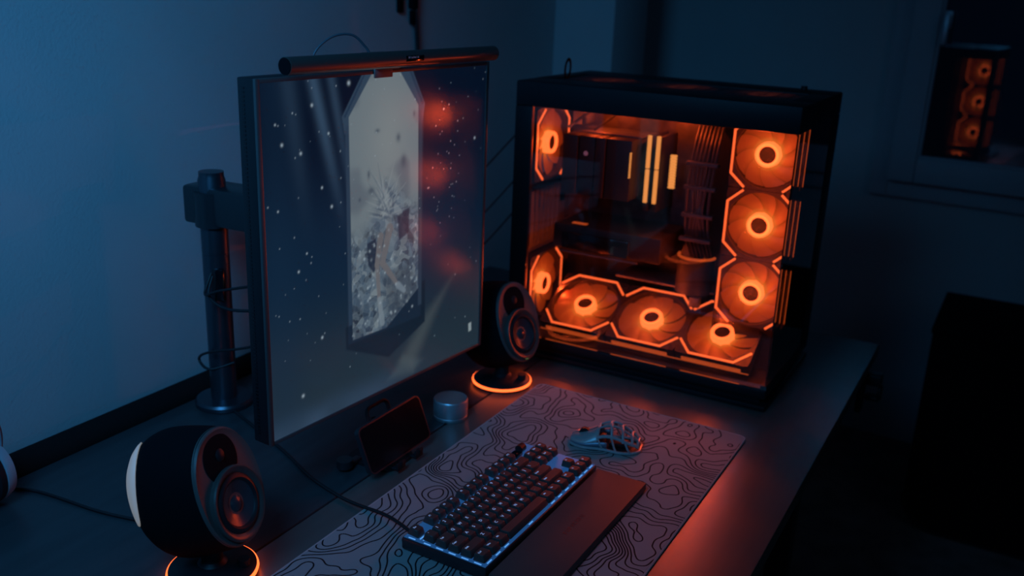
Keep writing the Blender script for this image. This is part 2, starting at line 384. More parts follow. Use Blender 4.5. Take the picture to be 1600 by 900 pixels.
def make_fan(parent, a, M, vert, bars=(), front=True):
    key = (a, vert, bars, front)
    if key in fan_cache:
        src = fan_cache[key]; f = src.copy(); C.objects.link(f); f.parent = parent; f.matrix_local = M
        for ch in list(src.children): c = ch.copy(); C.objects.link(c); c.parent = f
        return f
    f = obj('fan', frame_bm(a), inner_m, parent); f.matrix_local = M
    obj('blade_rotor', blades_bm(a * 0.93, 0.0185), blade_m, f)
    # hub: a bright cylinder wall with a dark mirror cap inside
    hp = B(); lathe(hp, [(0.0148, 0.004), (0.0148, 0.0125), (0.0165, 0.0135), (0.0205, 0.0135), (0.0215, 0.012), (0.0222, -0.006), (0.0148, -0.006), (0.0148, 0.004)], 40)
    obj('hub_ring', hp, hub_m, f)
    hp = B(); lathe(hp, [(0, 0.009), (0.0150, 0.009), (0.0150, -0.011), (0, -0.011)], 32); obj('hub_cap', hp, matte_m, f)
    if front:
        for s in (-1, 1): obj('light_strip', bracket_bm(a, s, vert=vert), strip_m, f)
    for bx in bars:
        bm = B()
        if bx == 'x+': bb(bm, a, a + 0.0012, -a * .8, a * .8, -0.0045, -0.0020, 0.0003)
        if bx == 'y-': bb(bm, -a * .8, a * .8, -a - 0.0015, -a, -0.005, 0.003, 0.0005); bb(bm, -a, a, -a - 0.0012, -a, -0.008, -0.0066)
        obj('side_light', bm, dimstrip_m, f)
    if 'x+' in bars:
        for s in (-1, 1):
            bk_ = bracket_bm(a, s, vert=vert); bk_.transform(Matrix.Rotation(PI, 4, 'X')); obj('light_strip', bk_, strip_m, f)
    fan_cache[key] = f; return f

# ------------------------------------------------------------------ computer
XL, XR, YF, YB, ZT = -0.855, -0.334, 1.545, 1.862, 1.191
pc = thing('computer', 'black desktop computer with glass sides and glowing orange fans at the desk end', 'computer', (-0.5965, 1.7035, DESK))
ox, oy, oz = pc.location
def pb(x0, x1, y0, y1, z0, z1, bev=0.0, bm=None):
    return bb(bm or B(), x0 - ox, x1 - ox, y0 - oy, y1 - oy, z0 - oz, z1 - oz, bev)
def PM(x, y, z): return Matrix.Translation((x - ox, y - oy, z - oz))
base = pb(XL, XR, YF, YB, 0.682, 0.700, 0.003)
pb(XL + .012, XR - .012, YF + .012, YB - .01, 0.668, 0.683, 0, base)
pb(XL, XR + .002, YF - .002, YB, 0.6605, 0.670, 0.002, base)
obj('base', base, case_m, pc)
# top with three openings over the top fans
TFX = (-0.752, -0.598, -0.446); TFY = 1.700
top = B()
pb(XL, XR, YF, 1.628, 1.146, ZT, 0.003, top); pb(XL, XR, 1.774, YB, 1.150, ZT, 0.003, top)
pb(XL, TFX[0] - .073, 1.626, 1.776, 1.150, ZT, 0.001, top); pb(TFX[2] + .073, XR, 1.626, 1.776, 1.150, ZT, 0.001, top)
obj('top_panel', top, case_m, pc)
vs = B()
for i in range(22): 
    y = 1.631 + i * 0.0066; pb(TFX[0] - .073, TFX[2] + .073, y, y + .0013, ZT - .0030, ZT - .0022, 0, vs)
for x in [TFX[0] - .073 + k * .0254 for k in range(18)]: pb(x, x + .0015, 1.628, 1.774, ZT - .0030, ZT - .0022, 0, vs)
obj('top_mesh', vs, case_m, pc, kind='stuff', smooth=0)
for x in TFX: make_fan(pc, 0.070, PM(x, TFY, ZT - .0165), True, (), False)
pl = pb(XL, XL + .036, YF, YF + .010, 0.700, 1.146, 0.002); pb(XL, XL + .008, YF, YB, 0.700, 0.712, 0, pl)
obj('front_pillar', pl, case_m, pc)
rp_ = pb(XR - .012, XR, 1.800, YB, 0.700, 1.15, 0.002); pb(XR - .012, XR, YF + .004, YB, 0.697, 0.707, 0.001, rp_)
obj('rear_pillar', rp_, case_m, pc)
# rear (short) end panel with fan openings
ep = B(); ze = [(0.700, 0.708), (0.848, 0.996), (1.138, 1.15)]
for z0, z1 in ze: pb(XL, XL + .004, YF + .004, YB, z0, z1, 0, ep)
pb(XL, XL + .004, YF + .004, 1.575, 0.70, 1.15, 0, ep); pb(XL, XL + .004, 1.72, YB, 0.70, 1.15, 0, ep)
obj('end_panel', ep, case_m, pc)
sl = B()
for k in range(7): pb(XL + .004, XL + .014, 1.60 + k * .019, 1.612 + k * .019, 0.862, 0.975, 0.001, sl)
obj('expansion_slot', sl, grey_m, pc)
# big side: perforated panel behind the side fans, plain panel elsewhere
bp = pb(XL, -0.465, YB - .003, YB, 0.70, 1.15); pb(-.465, XR, YB - .003, YB, .70, .775, 0, bp); obj('back_panel', bp, case_m, pc)
pf = B()
for i in range(20): x = -0.463 + i * .0062; pb(x, x + .0024, YB - .003, YB - .001, .775, 1.15, 0, pf)
for i in range(61): z = 0.777 + i * .0062; pb(-.463, -.345, YB - .003, YB - .001, z, z + .0024, 0, pf)
obj('perforated_panel', pf, case_m, pc, kind='stuff', smooth=0)
obj('front_glass', pb(XL + .036, XR - .001, YF + .001, YF + .005, 0.701, 1.147), glass_m, pc, smooth=0)
obj('side_glass', pb(XR - .005, XR - .001, YF + .007, 1.800, 0.706, 1.150), glass_m, pc, smooth=0)
# tray the parts are mounted on
tr = pb(XL + .004, -0.468, 1.766, 1.770, 0.70, 1.15); pb(-0.470, -0.466, 1.64, 1.77, 0.70, 1.15, 0, tr)
for z in (0.78, 1.16): pb(-.468, XR - .006, 1.632, 1.636, z - .004, z + .001, 0, tr)
pb(-.470, XR - .006, 1.647, 1.650, .70, .785, 0, tr); pb(-.470, XR - .006, 1.647, 1.650, 1.157, 1.165, 0, tr)  # plates added to keep lamp light from leaking through the perforated panel
obj('motherboard_tray', tr, inner_m, pc)
obj('motherboard', pb(-0.835, -0.545, 1.758, 1.765, 0.835, 1.135, .001), board_m, pc)
# fans
RF = Matrix.Rotation(PI / 2, 4, 'X')           # local Z -> -Y
for z in (1.0965, 0.9715, 0.8465): make_fan(pc, 0.0622, PM(-0.4005, 1.633, z) @ RF, False, ('x+',))
for x in (-0.727, -0.586, -0.446): make_fan(pc, 0.0700, PM(x, 1.637, 0.7505) @ Matrix.Rotation(math.radians(30), 4, 'X'), True, ('y-',))
RE = Matrix.Rotation(PI / 2, 4, 'Z') @ Matrix.Rotation(PI / 2, 4, 'X')   # local Z -> +X, local X -> +Y
for y, z in ((1.648, 1.067), (1.648, 0.778)): make_fan(pc, 0.070, PM(-0.838, y, z) @ RE, False)
# processor cooler
ck = B()
for i in range(30): z = .982 + i * .0036; pb(-.790, -.648, 1.665, 1.745, z, z + .0012, 0, ck)
obj('cooler_fins', ck, fin_m, pc, kind='stuff', smooth=0)
cb_ = B(); xs = [-.790, -.757, -.722, -.700, -.648]
for k in range(4): pb(xs[k] + .001, xs[k + 1] - .001, 1.618 + .003 * (k % 2), 1.664, .978, 1.092, .002, cb_)
obj('cooler_cover', cb_, inner_m, pc)
obj('cooler_top_plate', pb(-.790, -.648, 1.664, 1.748, 1.091, 1.094, .001), grey_m, pc)
cl = B()
for k in range(11): pb(-.6505, -.6475, 1.6165, 1.6205, 1.024 + k * .0044, 1.0272 + k * .0044, .0006, cl)
obj('cooler_light', cl, ram_m, pc)
obj('cooler_badge', lathe(B(), [(0, 0), (.0045, 0), (.0045, .001), (0, .0012)], 20, PM(-.739, 1.6165, 1.060) @ RF), white_m, pc, label='small pale round badge')
for x in (-.632, -.614):
    r_ = obj('memory_stick', pb(x - .0045, x + .0045, 1.668, 1.755, .955, 1.098, .001), inner_m, pc)
    m1 = pb(x - .0035, x + .0035, 1.662, 1.668, .972, 1.036, .001); pb(x - .0035, x + .0035, 1.662, 1.668, 1.038, 1.100, .001, m1)
    obj('light_diffuser', m1, ram_m, r_)
cm = B()
for k in range(12): pb(-.5985, -.5865, 1.690, 1.698, 1.000 + k * .0054, 1.0046 + k * .0054, .0012, cm)
obj('cable_comb_light', cm, ram_m, pc)
cbx = B()
for k in range(7):
    x = -.558 + k * .0075
    tube(cbx, [Vector((a_ - ox, b_ - oy, c_ - oz)) for a_, b_, c_ in spline([(x, 1.74, 1.135), (x + .004, 1.70, 1.09), (x, 1.69, 1.03), (x + .006 * math.sin(k), 1.69, .97), (x, 1.70, .92), (x, 1.75, .86)], 5)], .0028, 6)
obj('power_cables', cbx, grey_m, pc)
for z in (1.05, 1.005, .952, .905): obj('cable_comb', pb(-.565, -.503, 1.683, 1.697, z, z + .008, .002), grey_m, pc)
# top cables and brackets
for x0, x1 in ((-.80, -.755), (-.745, -.70)):
    obj('thin_cable', tube(B(), [Vector((x0 - ox, 1.66 - oy, 1.098 - oz)), Vector(((x0 + x1) / 2 - ox, 1.68 - oy, 1.12 - oz)), Vector((x1 - ox, 1.70 - oy, 1.14 - oz))], .0028, 6), grey_m, pc)
obj('bracket', pb(-.81, -.785, 1.70, 1.755, 1.10, 1.145, .002), grey_m, pc)
# graphics card
gc = obj('graphics_card', pb(-.800, -.575, 1.618, 1.752, .868, .918, .005), inner_m, pc)
gs = pb(-.775, -.635, 1.606, 1.618, .872, .905, .003); obj('shroud', gs, gloss_m, gc)
obj('edge_trim', pb(-.775, -.615, 1.603, 1.608, .866, .869, .0006), grey_m, gc)
obj('card_logo_light', pb(-.765, -.735, 1.628, 1.640, .9185, .9195), dimstrip_m, gc)
obj('card_bracket', pb(XL + .006, XL + .012, 1.60, 1.755, .85, .93, .001), grey_m, pc)
# round trimmed cover beside the card, cables run behind it
cc = B(); lathe(cc, [(.036, 0), (.036, .070), (.033, .070), (.033, 0), (.036, 0)], 24, PM(-.530, 1.70, .806), PI, 2 * PI)
obj('cable_cover', cc, inner_m, pc)
cc = B(); tube(cc, [(-.530 - ox + .035 * math.cos(a_), 1.70 - oy + .035 * math.sin(a_), .877 - oz) for a_ in np.linspace(PI, 2 * PI, 20)], .0028, 8); obj('cover_rim', cc, dimstrip_m, pc, label='orange lit rim')  # the rim's orange light is put in as emission
obj('lower_shelf', pb(-.69, -.475, 1.69, 1.765, .808, .812, .001), grey_m, pc)
obj('connector', pb(-.525, -.505, 1.66, 1.675, .785, .805, .002), grey_m, pc)
# strap, knob on top
obj('strap_loop', tube(B(), [(-.815 - ox + .001 * math.sin(a_), 1.675 - oy + .0115 * math.cos(a_) * 1.0, ZT - oz + .016 + .018 * math.sin(a_)) for a_ in np.linspace(0, 2 * PI, 28, endpoint=False)], .0035, 6, closed=True, flat=0.35), matte_m, pc)
obj('thumb_screw', cyl(B(), (-.40 - ox, 1.835 - oy, ZT - oz), (-.40 - ox, 1.835 - oy, ZT - oz + .007), .006), black_m, pc)
for x in (XL + .04, XR - .04):
    for y in (YF + .03, YB - .03): obj('foot', cyl(B(), (x - ox, y - oy, 0), (x - ox, y - oy, .002), .012), matte_m, pc)
# lamps inside the fans (the fans' own light)
def lamp(x, y, z, p, r=0.012, col=(1.0, 0.085, 0.014)):
    l = bpy.data.lights.new('fan_lamp', 'POINT'); l.energy = p; l.color = col; l.shadow_soft_size = r
    o = bpy.data.objects.new('fan_lamp', l); C.objects.link(o); o.location = (x - ox, y - oy, z - oz); o.parent = pc
for z in (1.0965, 0.9715, 0.8465): lamp(-.4005, 1.592, z, 1.1, .022)
for x in (-0.727, -0.586, -0.446): lamp(x, 1.618, 0.785, .55, .022)
for z in (1.067, .778): lamp(-.790, 1.648, z, .5, 0)
for x in TFX[:2]: lamp(x, TFY, ZT - .045, .6, 0)
# ------------------------------------------------------------------ monitor
mon = thing('monitor', 'nearly square black monitor showing a night scene with a pale lit panel', 'monitor', (-0.7983, 0.8187, 0.7737), -0.0750)
MW, MH = 0.4695, 0.470        # local: X out of the screen, Y along it, Z up
bd = B(); box(bd, (-0.0155, MW / 2, MH / 2), (0.027, MW, MH), 0.002)
obj('housing', bd, black_m, mon)
fr_ = B(); ftk = 0.0035
for (y0, y1, z0, z1) in ((0, 0.0065, 0, MH), (MW - .0065, MW, 0, MH), (.0065, MW - .0065, 0, .0045), (.0065, MW - .0065, MH - .0055, MH)): bb(fr_, -0.002, ftk * .7, y0, y1, z0, z1, 0.0008)
obj('bezel', fr_, mat('bezel_satin', (.07, .065, .065), .4, spec=.7), mon)
vt = B()
for i in range(90): bb(vt, -0.021, -0.017, -0.0006, 0.0004, 0.012 + i * .005, 0.0146 + i * .005)
obj('vent_slots', vt, gloss_m, mon, kind='stuff', smooth=0)
bk = B(); box(bk, (-0.038, MW / 2, MH / 2 + .02), (0.02, 0.20, 0.22), 0.008); obj('back_cover', bk, black_m, mon)
# picture
NU, NV = 400, 380
U, V = np.meshgrid(np.linspace(0, 1, NU), np.linspace(0, 1, NV))
rs = np.random.RandomState(3)
def sm(x, a, b_): t = np.clip((x - a) / (b_ - a), 0, 1); return t * t * (3 - 2 * t)
def vnoise(U, V, f, seed):
    r = np.random.RandomState(seed).rand(64, 64); x = U * f; y = V * f; xi = np.floor(x).astype(int); yi = np.floor(y).astype(int)
    tx = x - xi; ty = y - yi; tx = tx * tx * (3 - 2 * tx); ty = ty * ty * (3 - 2 * ty); g = lambda a, c: r[a % 64, c % 64]
    return (g(yi, xi) * (1 - tx) + g(yi, xi + 1) * tx) * (1 - ty) + (g(yi + 1, xi) * (1 - tx) + g(yi + 1, xi + 1) * tx) * ty
def S(c): return np.array([((v / 255 + .055) / 1.055) ** 2.4 if v > 10 else v / 255 / 12.92 for v in c])
def mixc(img, c, a): return img * (1 - a[..., None]) + (S(c) if not isinstance(c, np.ndarray) else c) * a[..., None]
img = np.zeros((NV, NU, 3)) + S((6, 20, 40))
img = mixc(img, (16, 40, 64), sm(V, .1, .55) * (1 - .5 * sm(U, .6, 1)))
img = mixc(img, (38, 54, 66), sm(V, .50, .95) * .9)
img = mixc(img, (22, 48, 74), .7 * np.exp(-((U - .05) / .08) ** 2) * .5)
for (u0, u1, wd, al) in ((.19, .31, .022, .55), (.26, .36, .018, .35), (.10, .16, .03, .18)):
    uc = u0 + (u1 - u0) * V / .45; img = mixc(img, (70, 100, 130), al * np.exp(-((U - uc) / wd) ** 2) * (1 - sm(V, .05, .5)))
def poly(pts, soft=.004):
    d = np.full(U.shape, 1e9); n = len(pts); area = sum(pts[i][0] * pts[(i + 1) % n][1] - pts[(i + 1) % n][0] * pts[i][1] for i in range(n)); s = 1 if area > 0 else -1
    for i in range(n):
        x0, y0 = pts[i]; x1, y1 = pts[(i + 1) % n]; l = math.hypot(x1 - x0, y1 - y0)
        d = np.minimum(d, s * ((x1 - x0) * (V - y0) - (y1 - y0) * (U - x0)) / l)
    return sm(d, -soft, soft)
def line(x0, y0, x1, y1, w_, soft=.004, w2=None):
    w2 = w_ if w2 is None else w2
    t = np.clip(((U - x0) * (x1 - x0) + (V - y0) * (y1 - y0)) / ((x1 - x0) ** 2 + (y1 - y0) ** 2), 0, 1)
    d = np.hypot(U - x0 - t * (x1 - x0), V - y0 - t * (y1 - y0)); return 1 - sm(d, (w_ + (w2 - w_) * t) - soft, (w_ + (w2 - w_) * t) + soft)
# lit floor wedge, dark plinth
img = mixc(img, (66, 82, 90), poly([(.12, .73), (.50, .89), (.68, .82), (.93, .60), (.97, .75), (.62, .99), (.44, .965)], .02) * .8)
img = mixc(img, (96, 106, 108), poly([(.52, .90), (.69, .80), (.90, .60), (.62, .97)], .03) * .35)
img = mixc(img, (60, 84, 112), .6 * np.exp(-((V - 1.0) / .05) ** 2) * (1 - sm(U, .3, .8)) * (.5 + .8 * vnoise(U, V, 12, 4)))
img = mixc(img, (20, 36, 52), poly([(.302, .74), (.302, .812), (.498, .897), (.683, .826), (.683, .68), (.5, .7)], .004) * .95)
img = mixc(img, (26, 44, 64), poly([(.322, .10), (.312, .80), (.66, .80), (.668, .10)], .004) * .85)
img = mixc(img, (52, 74, 96), poly([(.300, .112), (.40, -.02), (.60, -.02), (.672, .103), (.66, .16), (.31, .16)]) * .9)
img = mixc(img, (36, 58, 82), line(.312, .112, .41, -.02, .004) + line(.66, .10, .59, -.02, .005) > .5)
img = mixc(img, (46, 66, 88), poly([(.313, .14), (.332, .14), (.332, .74), (.315, .74)]) * .9)
img = mixc(img, (44, 62, 82), poly([(.643, .12), (.660, .12), (.664, .76), (.646, .76)]) * .9)
P_ = poly([(.328, .115), (.435, -.01), (.545, -.01), (.640, .105), (.646, .700), (.489, .793), (.333, .790)], .003)
pan = np.zeros((NV, NU, 3)) + S((112, 126, 134))
pan = mixc(pan, (128, 138, 142), np.exp(-((U - .50) / .10) ** 2 - ((V - .20) / .16) ** 2))
pan = mixc(pan, (92, 104, 116), .8 * sm(vnoise(U, V, 14, 5), .55, .9)); pan = mixc(pan, (78, 92, 104), sm(V, .5, .8) * .8)
# cracked shards and petals: Voronoi cells with random tones, denser towards the middle and foot
def voro(n, seed, ax=1.6):
    r = np.random.RandomState(seed); px = r.uniform(.32, .66, n); py = r.uniform(.2, .82, n); ang = r.uniform(0, 6.28, n)
    best = np.full(U.shape, 9.); idx = np.zeros(U.shape, int); sec = np.full(U.shape, 9.)
    for i in range(n):
        c, s = math.cos(ang[i]), math.sin(ang[i]); dx = U - px[i]; dy = V - py[i]
        d_ = np.hypot((dx * c + dy * s) * ax, (-dx * s + dy * c) / ax); m_ = d_ < best
        sec = np.where(m_, best, np.minimum(sec, d_)); best = np.where(m_, d_, best); idx = np.where(m_, i, idx)
    return idx, best, sec
tones = [S(c) for c in ((70, 92, 114), (98, 116, 132), (36, 54, 76), (118, 134, 144), (54, 76, 100), (90, 108, 124), (24, 38, 58), (100, 120, 136), (72, 94, 114), (48, 66, 88), (132, 146, 154))]
T_ = np.array(tones)
for n, seed, al in ((230, 11, .70), (420, 12, .40)):
    idx, b1, b2 = voro(n, seed); col = T_[np.random.RandomState(seed + 5).randint(0, len(tones), n)][idx]
    mask = al * sm(V + .09 * (vnoise(U, V, 16, 9) - .5) - .5 * np.abs(U - .49) * 0 - .12 * np.exp(-((U - .50) / .06) ** 2) * -1, .40, .50)
    pan = pan * (1 - mask[..., None]) + col * mask[..., None]
    edge = (1 - sm(b2 - b1, 0, .004)) * mask * .22; pan = mixc(pan, (150, 164, 172), edge)
for k in range(60):   # radiating soft spikes in the upper middle
    a_ = rs.uniform(-PI, 0); l = rs.uniform(.03, .12); cx_, cy_ = .49 + rs.uniform(-.03, .03), .38 + rs.uniform(-.02, .06)
    pan = mixc(pan, (138, 150, 156) if rs.rand() < .6 else (72, 90, 108), .5 * line(cx_, cy_, cx_ + l * .8 * math.cos(a_), cy_ + l * math.sin(a_), .004, .003, .0005))
for (x, y, a_, b_) in ((.545, .195, .010, .013), (.45, .165, .01, .006), (.62, .13, .006, .01), (.41, .29, .006, .014), (.42, .34, .014, .01), (.37, .36, .006, .006), (.57, .27, .012, .02)):
    pan = mixc(pan, (62, 76, 92), .75 * np.exp(-((U - x) / a_) ** 2 - ((V - y) / b_) ** 2))
pan = mixc(pan, (28, 42, 64), poly([(.40, .50), (.44, .49), (.45, .57), (.43, .60), (.405, .57)]) * .9); pan = mixc(pan, (28, 42, 64), poly([(.54, .44), (.60, .42), (.595, .50), (.55, .52)]) * .8)
pan = mixc(pan, (58, 68, 82), poly([(.47, .62), (.60, .60), (.64, .70), (.50, .78)], .02) * .6)
skin = (108, 108, 113)   # slender pale stems of the abstract bouquet
for (x0, y0, x1, y1, w0, w1) in ((.462, .49, .445, .575, .014, .011), (.445, .575, .458, .73, .010, .007), (.505, .47, .470, .575, .016, .012), (.470, .575, .545, .665, .012, .007)): pan = mixc(pan, skin, line(x0, y0, x1, y1, w0, .003, w1) * .9)
pan = mixc(pan, (122, 138, 150), line(.455, .69, .468, .77, .009, .004, .012) * .8); pan = mixc(pan, (120, 136, 150), line(.545, .665, .575, .69, .012, .004, .008) * .8)
img = img * (1 - P_[..., None]) + pan * P_[..., None]
def star(u, v, r, al, c=(170, 190, 205)):
    global img
    i0, i1 = max(0, int((v - .02) * NV)), min(NV, int((v + .02) * NV) + 1); j0, j1 = max(0, int((u - .02) * NU)), min(NU, int((u + .02) * NU) + 1)
    if i1 <= i0 or j1 <= j0: return
    g = al * np.exp(-(((U[i0:i1, j0:j1] - u)) ** 2 + ((V[i0:i1, j0:j1] - v)) ** 2) / r ** 2)
    img[i0:i1, j0:j1] = img[i0:i1, j0:j1] * (1 - g[..., None]) + S(c) * g[..., None]
for (u, v, r) in ((.185, .07, .006), (.113, .085, .003), (.051, .11, .004), (.072, .165, .006), (.139, .195, .006), (.246, .152, .005), (.216, .30, .005), (.253, .36, .006), (.05, .34, .004), (.203, .743, .006), (.118, .523, .005), (.151, .477, .004), (.12, .90, .007), (.769, .128, .004), (.943, .239, .006), (.33, .02, .008)): star(u, v, r * .72, .8)
for k in range(110):
    u, v = rs.rand(), rs.rand() ** 1.2 * .9
    star(u, v, rs.uniform(.0012, .0024), rs.uniform(.2, .7))
for k in range(28): star(rs.normal(.80, .06), rs.normal(.33, .10), rs.uniform(.0014, .0026), rs.uniform(.3, .7))
for k in range(60): star(rs.uniform(.33, .64), rs.uniform(.45, .78), rs.uniform(.0025, .005), rs.uniform(.3, .8), (160, 178, 190))
img = mixc(img, (150, 165, 170), poly([(.935, .905), (.952, .903), (.954, .935), (.937, .937)], .002) * .9)
vg = [(-0.0008, 0.006 + (MW - .012) * U, MH - .005 - (MH - .0095) * V)]
co = np.stack([np.full_like(U, -0.0008 + 0.0014), vg[0][1], vg[0][2]], -1).reshape(-1, 3)
me = fast_mesh('screen', co, grid_faces(NU, NV)[:, ::-1])
ca = me.color_attributes.new('picture', 'FLOAT_COLOR', 'POINT'); ca.data.foreach_set('color', np.concatenate([img, np.ones((NV, NU, 1))], -1).astype(np.float32).ravel())
scr_m = mat('screen_picture', (0.004, 0.004, 0.005), 0.15, spec=0.6); nt = scr_m.node_tree
at = nt.nodes.new('ShaderNodeAttribute'); at.attribute_name = 'picture'; nt.links.new(at.outputs['Color'], nt.nodes['Principled BSDF'].inputs['Emission Color']); nt.nodes['Principled BSDF'].inputs['Emission Strength'].default_value = 0.75
me.materials.append(scr_m); o = bpy.data.objects.new('screen', me); C.objects.link(o); o.parent = mon

# light bar on the monitor
lb = thing('light_bar', 'black tubular light bar clipped on top of the monitor', 'lamp', (-0.7675, 0.838, 1.2485), -0.0750)
LBL = 0.418; z_ = 0.0105
obj('tube', cyl(B(), (0, 0, z_), (0, LBL, z_), 0.0106, seg=40), mat('light_bar_shell', (.065, .055, .05), .33, spec=.9), lb)
obj('end_cap', cyl(B(), (0, -0.0012, z_), (0, 0.001, z_), 0.0098, seg=40), matte_m, lb); obj('end_cap', cyl(B(), (0, LBL - .001, z_), (0, LBL + .0012, z_), 0.0098, seg=40), matte_m, lb)
obj('clip', box(B(), (-0.022, .200, -0.0015), (0.020, .036, 0.0035), 0.001), grey_m, lb)
obj('clip_lip', box(B(), (-0.0265, .200, -0.008), (0.003, .036, 0.015), 0.001), mat('rose_grey_plastic', (.30, .24, .24), .5), lb)
bx = B(); box(bx, (-0.045, .215, 0.004), (0.036, .050, 0.022), 0.004); box(bx, (-0.020, .20, 0.006), (0.03, .03, 0.012), 0.002); obj('counterweight', bx, black_m, lb)
obj('label_plate', box(B(), (0.0098, .222, z_ + .001), (0.0016, .038, .0075), 0.0007), gloss_m, lb)
mk = B()
for k, (wd, hh) in enumerate(((.0022, .0026), (.0008, .0026), (.0020, .0022), (.0020, .0026), (.0022, .0024), (.0010, .0026), (.0022, .0026))): box(mk, (0.0107, .209 + k * .0032, z_ + .0025 + (hh - .0026)), (0.0003, wd, hh))
obj('label_marks', mk, mat('pale_print', (.45, .40, .40), .5), lb, smooth=0)
# ------------------------------------------------------------------ monitor arm
arm = thing('monitor_stand', 'dark metal monitor stand with arm, round base and pole by the wall', 'monitor arm', (-1.128, 1.055, DESK))
obj('base_disc', lathe(B(), [(0, 0), (.046, 0), (.048, .002), (.048, .008), (.045, .012), (.026, .0135), (0, .0135)], 48), pole_m, arm)
pol = B(); lathe(pol, [(0, .013), (.0215, .013), (.0215, .265), (.0207, .2655), (.0207, .267), (.0215, .2675), (.0215, .386), (.0195, .392), (.0195, .399), (0, .400)], 40)
obj('pole', pol, pole_m, arm)
am = B(); box(am, (.135, .012, .345), (.36, .064, .062), 0.006, Matrix.Rotation(math.radians(4), 4, 'Z')); lathe(am, [(.0225, .312), (.029, .312), (.029, .368), (.0225, .368), (.0225, .312)], 36)
obj('arm_beam', am, satin_m, arm)
obj('mount_plate', box(B(), (.300, .02, .30), (.012, .10, .10), 0.003), satin_m, arm)
sl_ = B(); box(sl_, (.010, -.0185, .2175), (.020, .010, .055), .004, Matrix.Rotation(math.radians(24), 4, 'Z')); obj('cable_slot', sl_, gloss_m, arm)

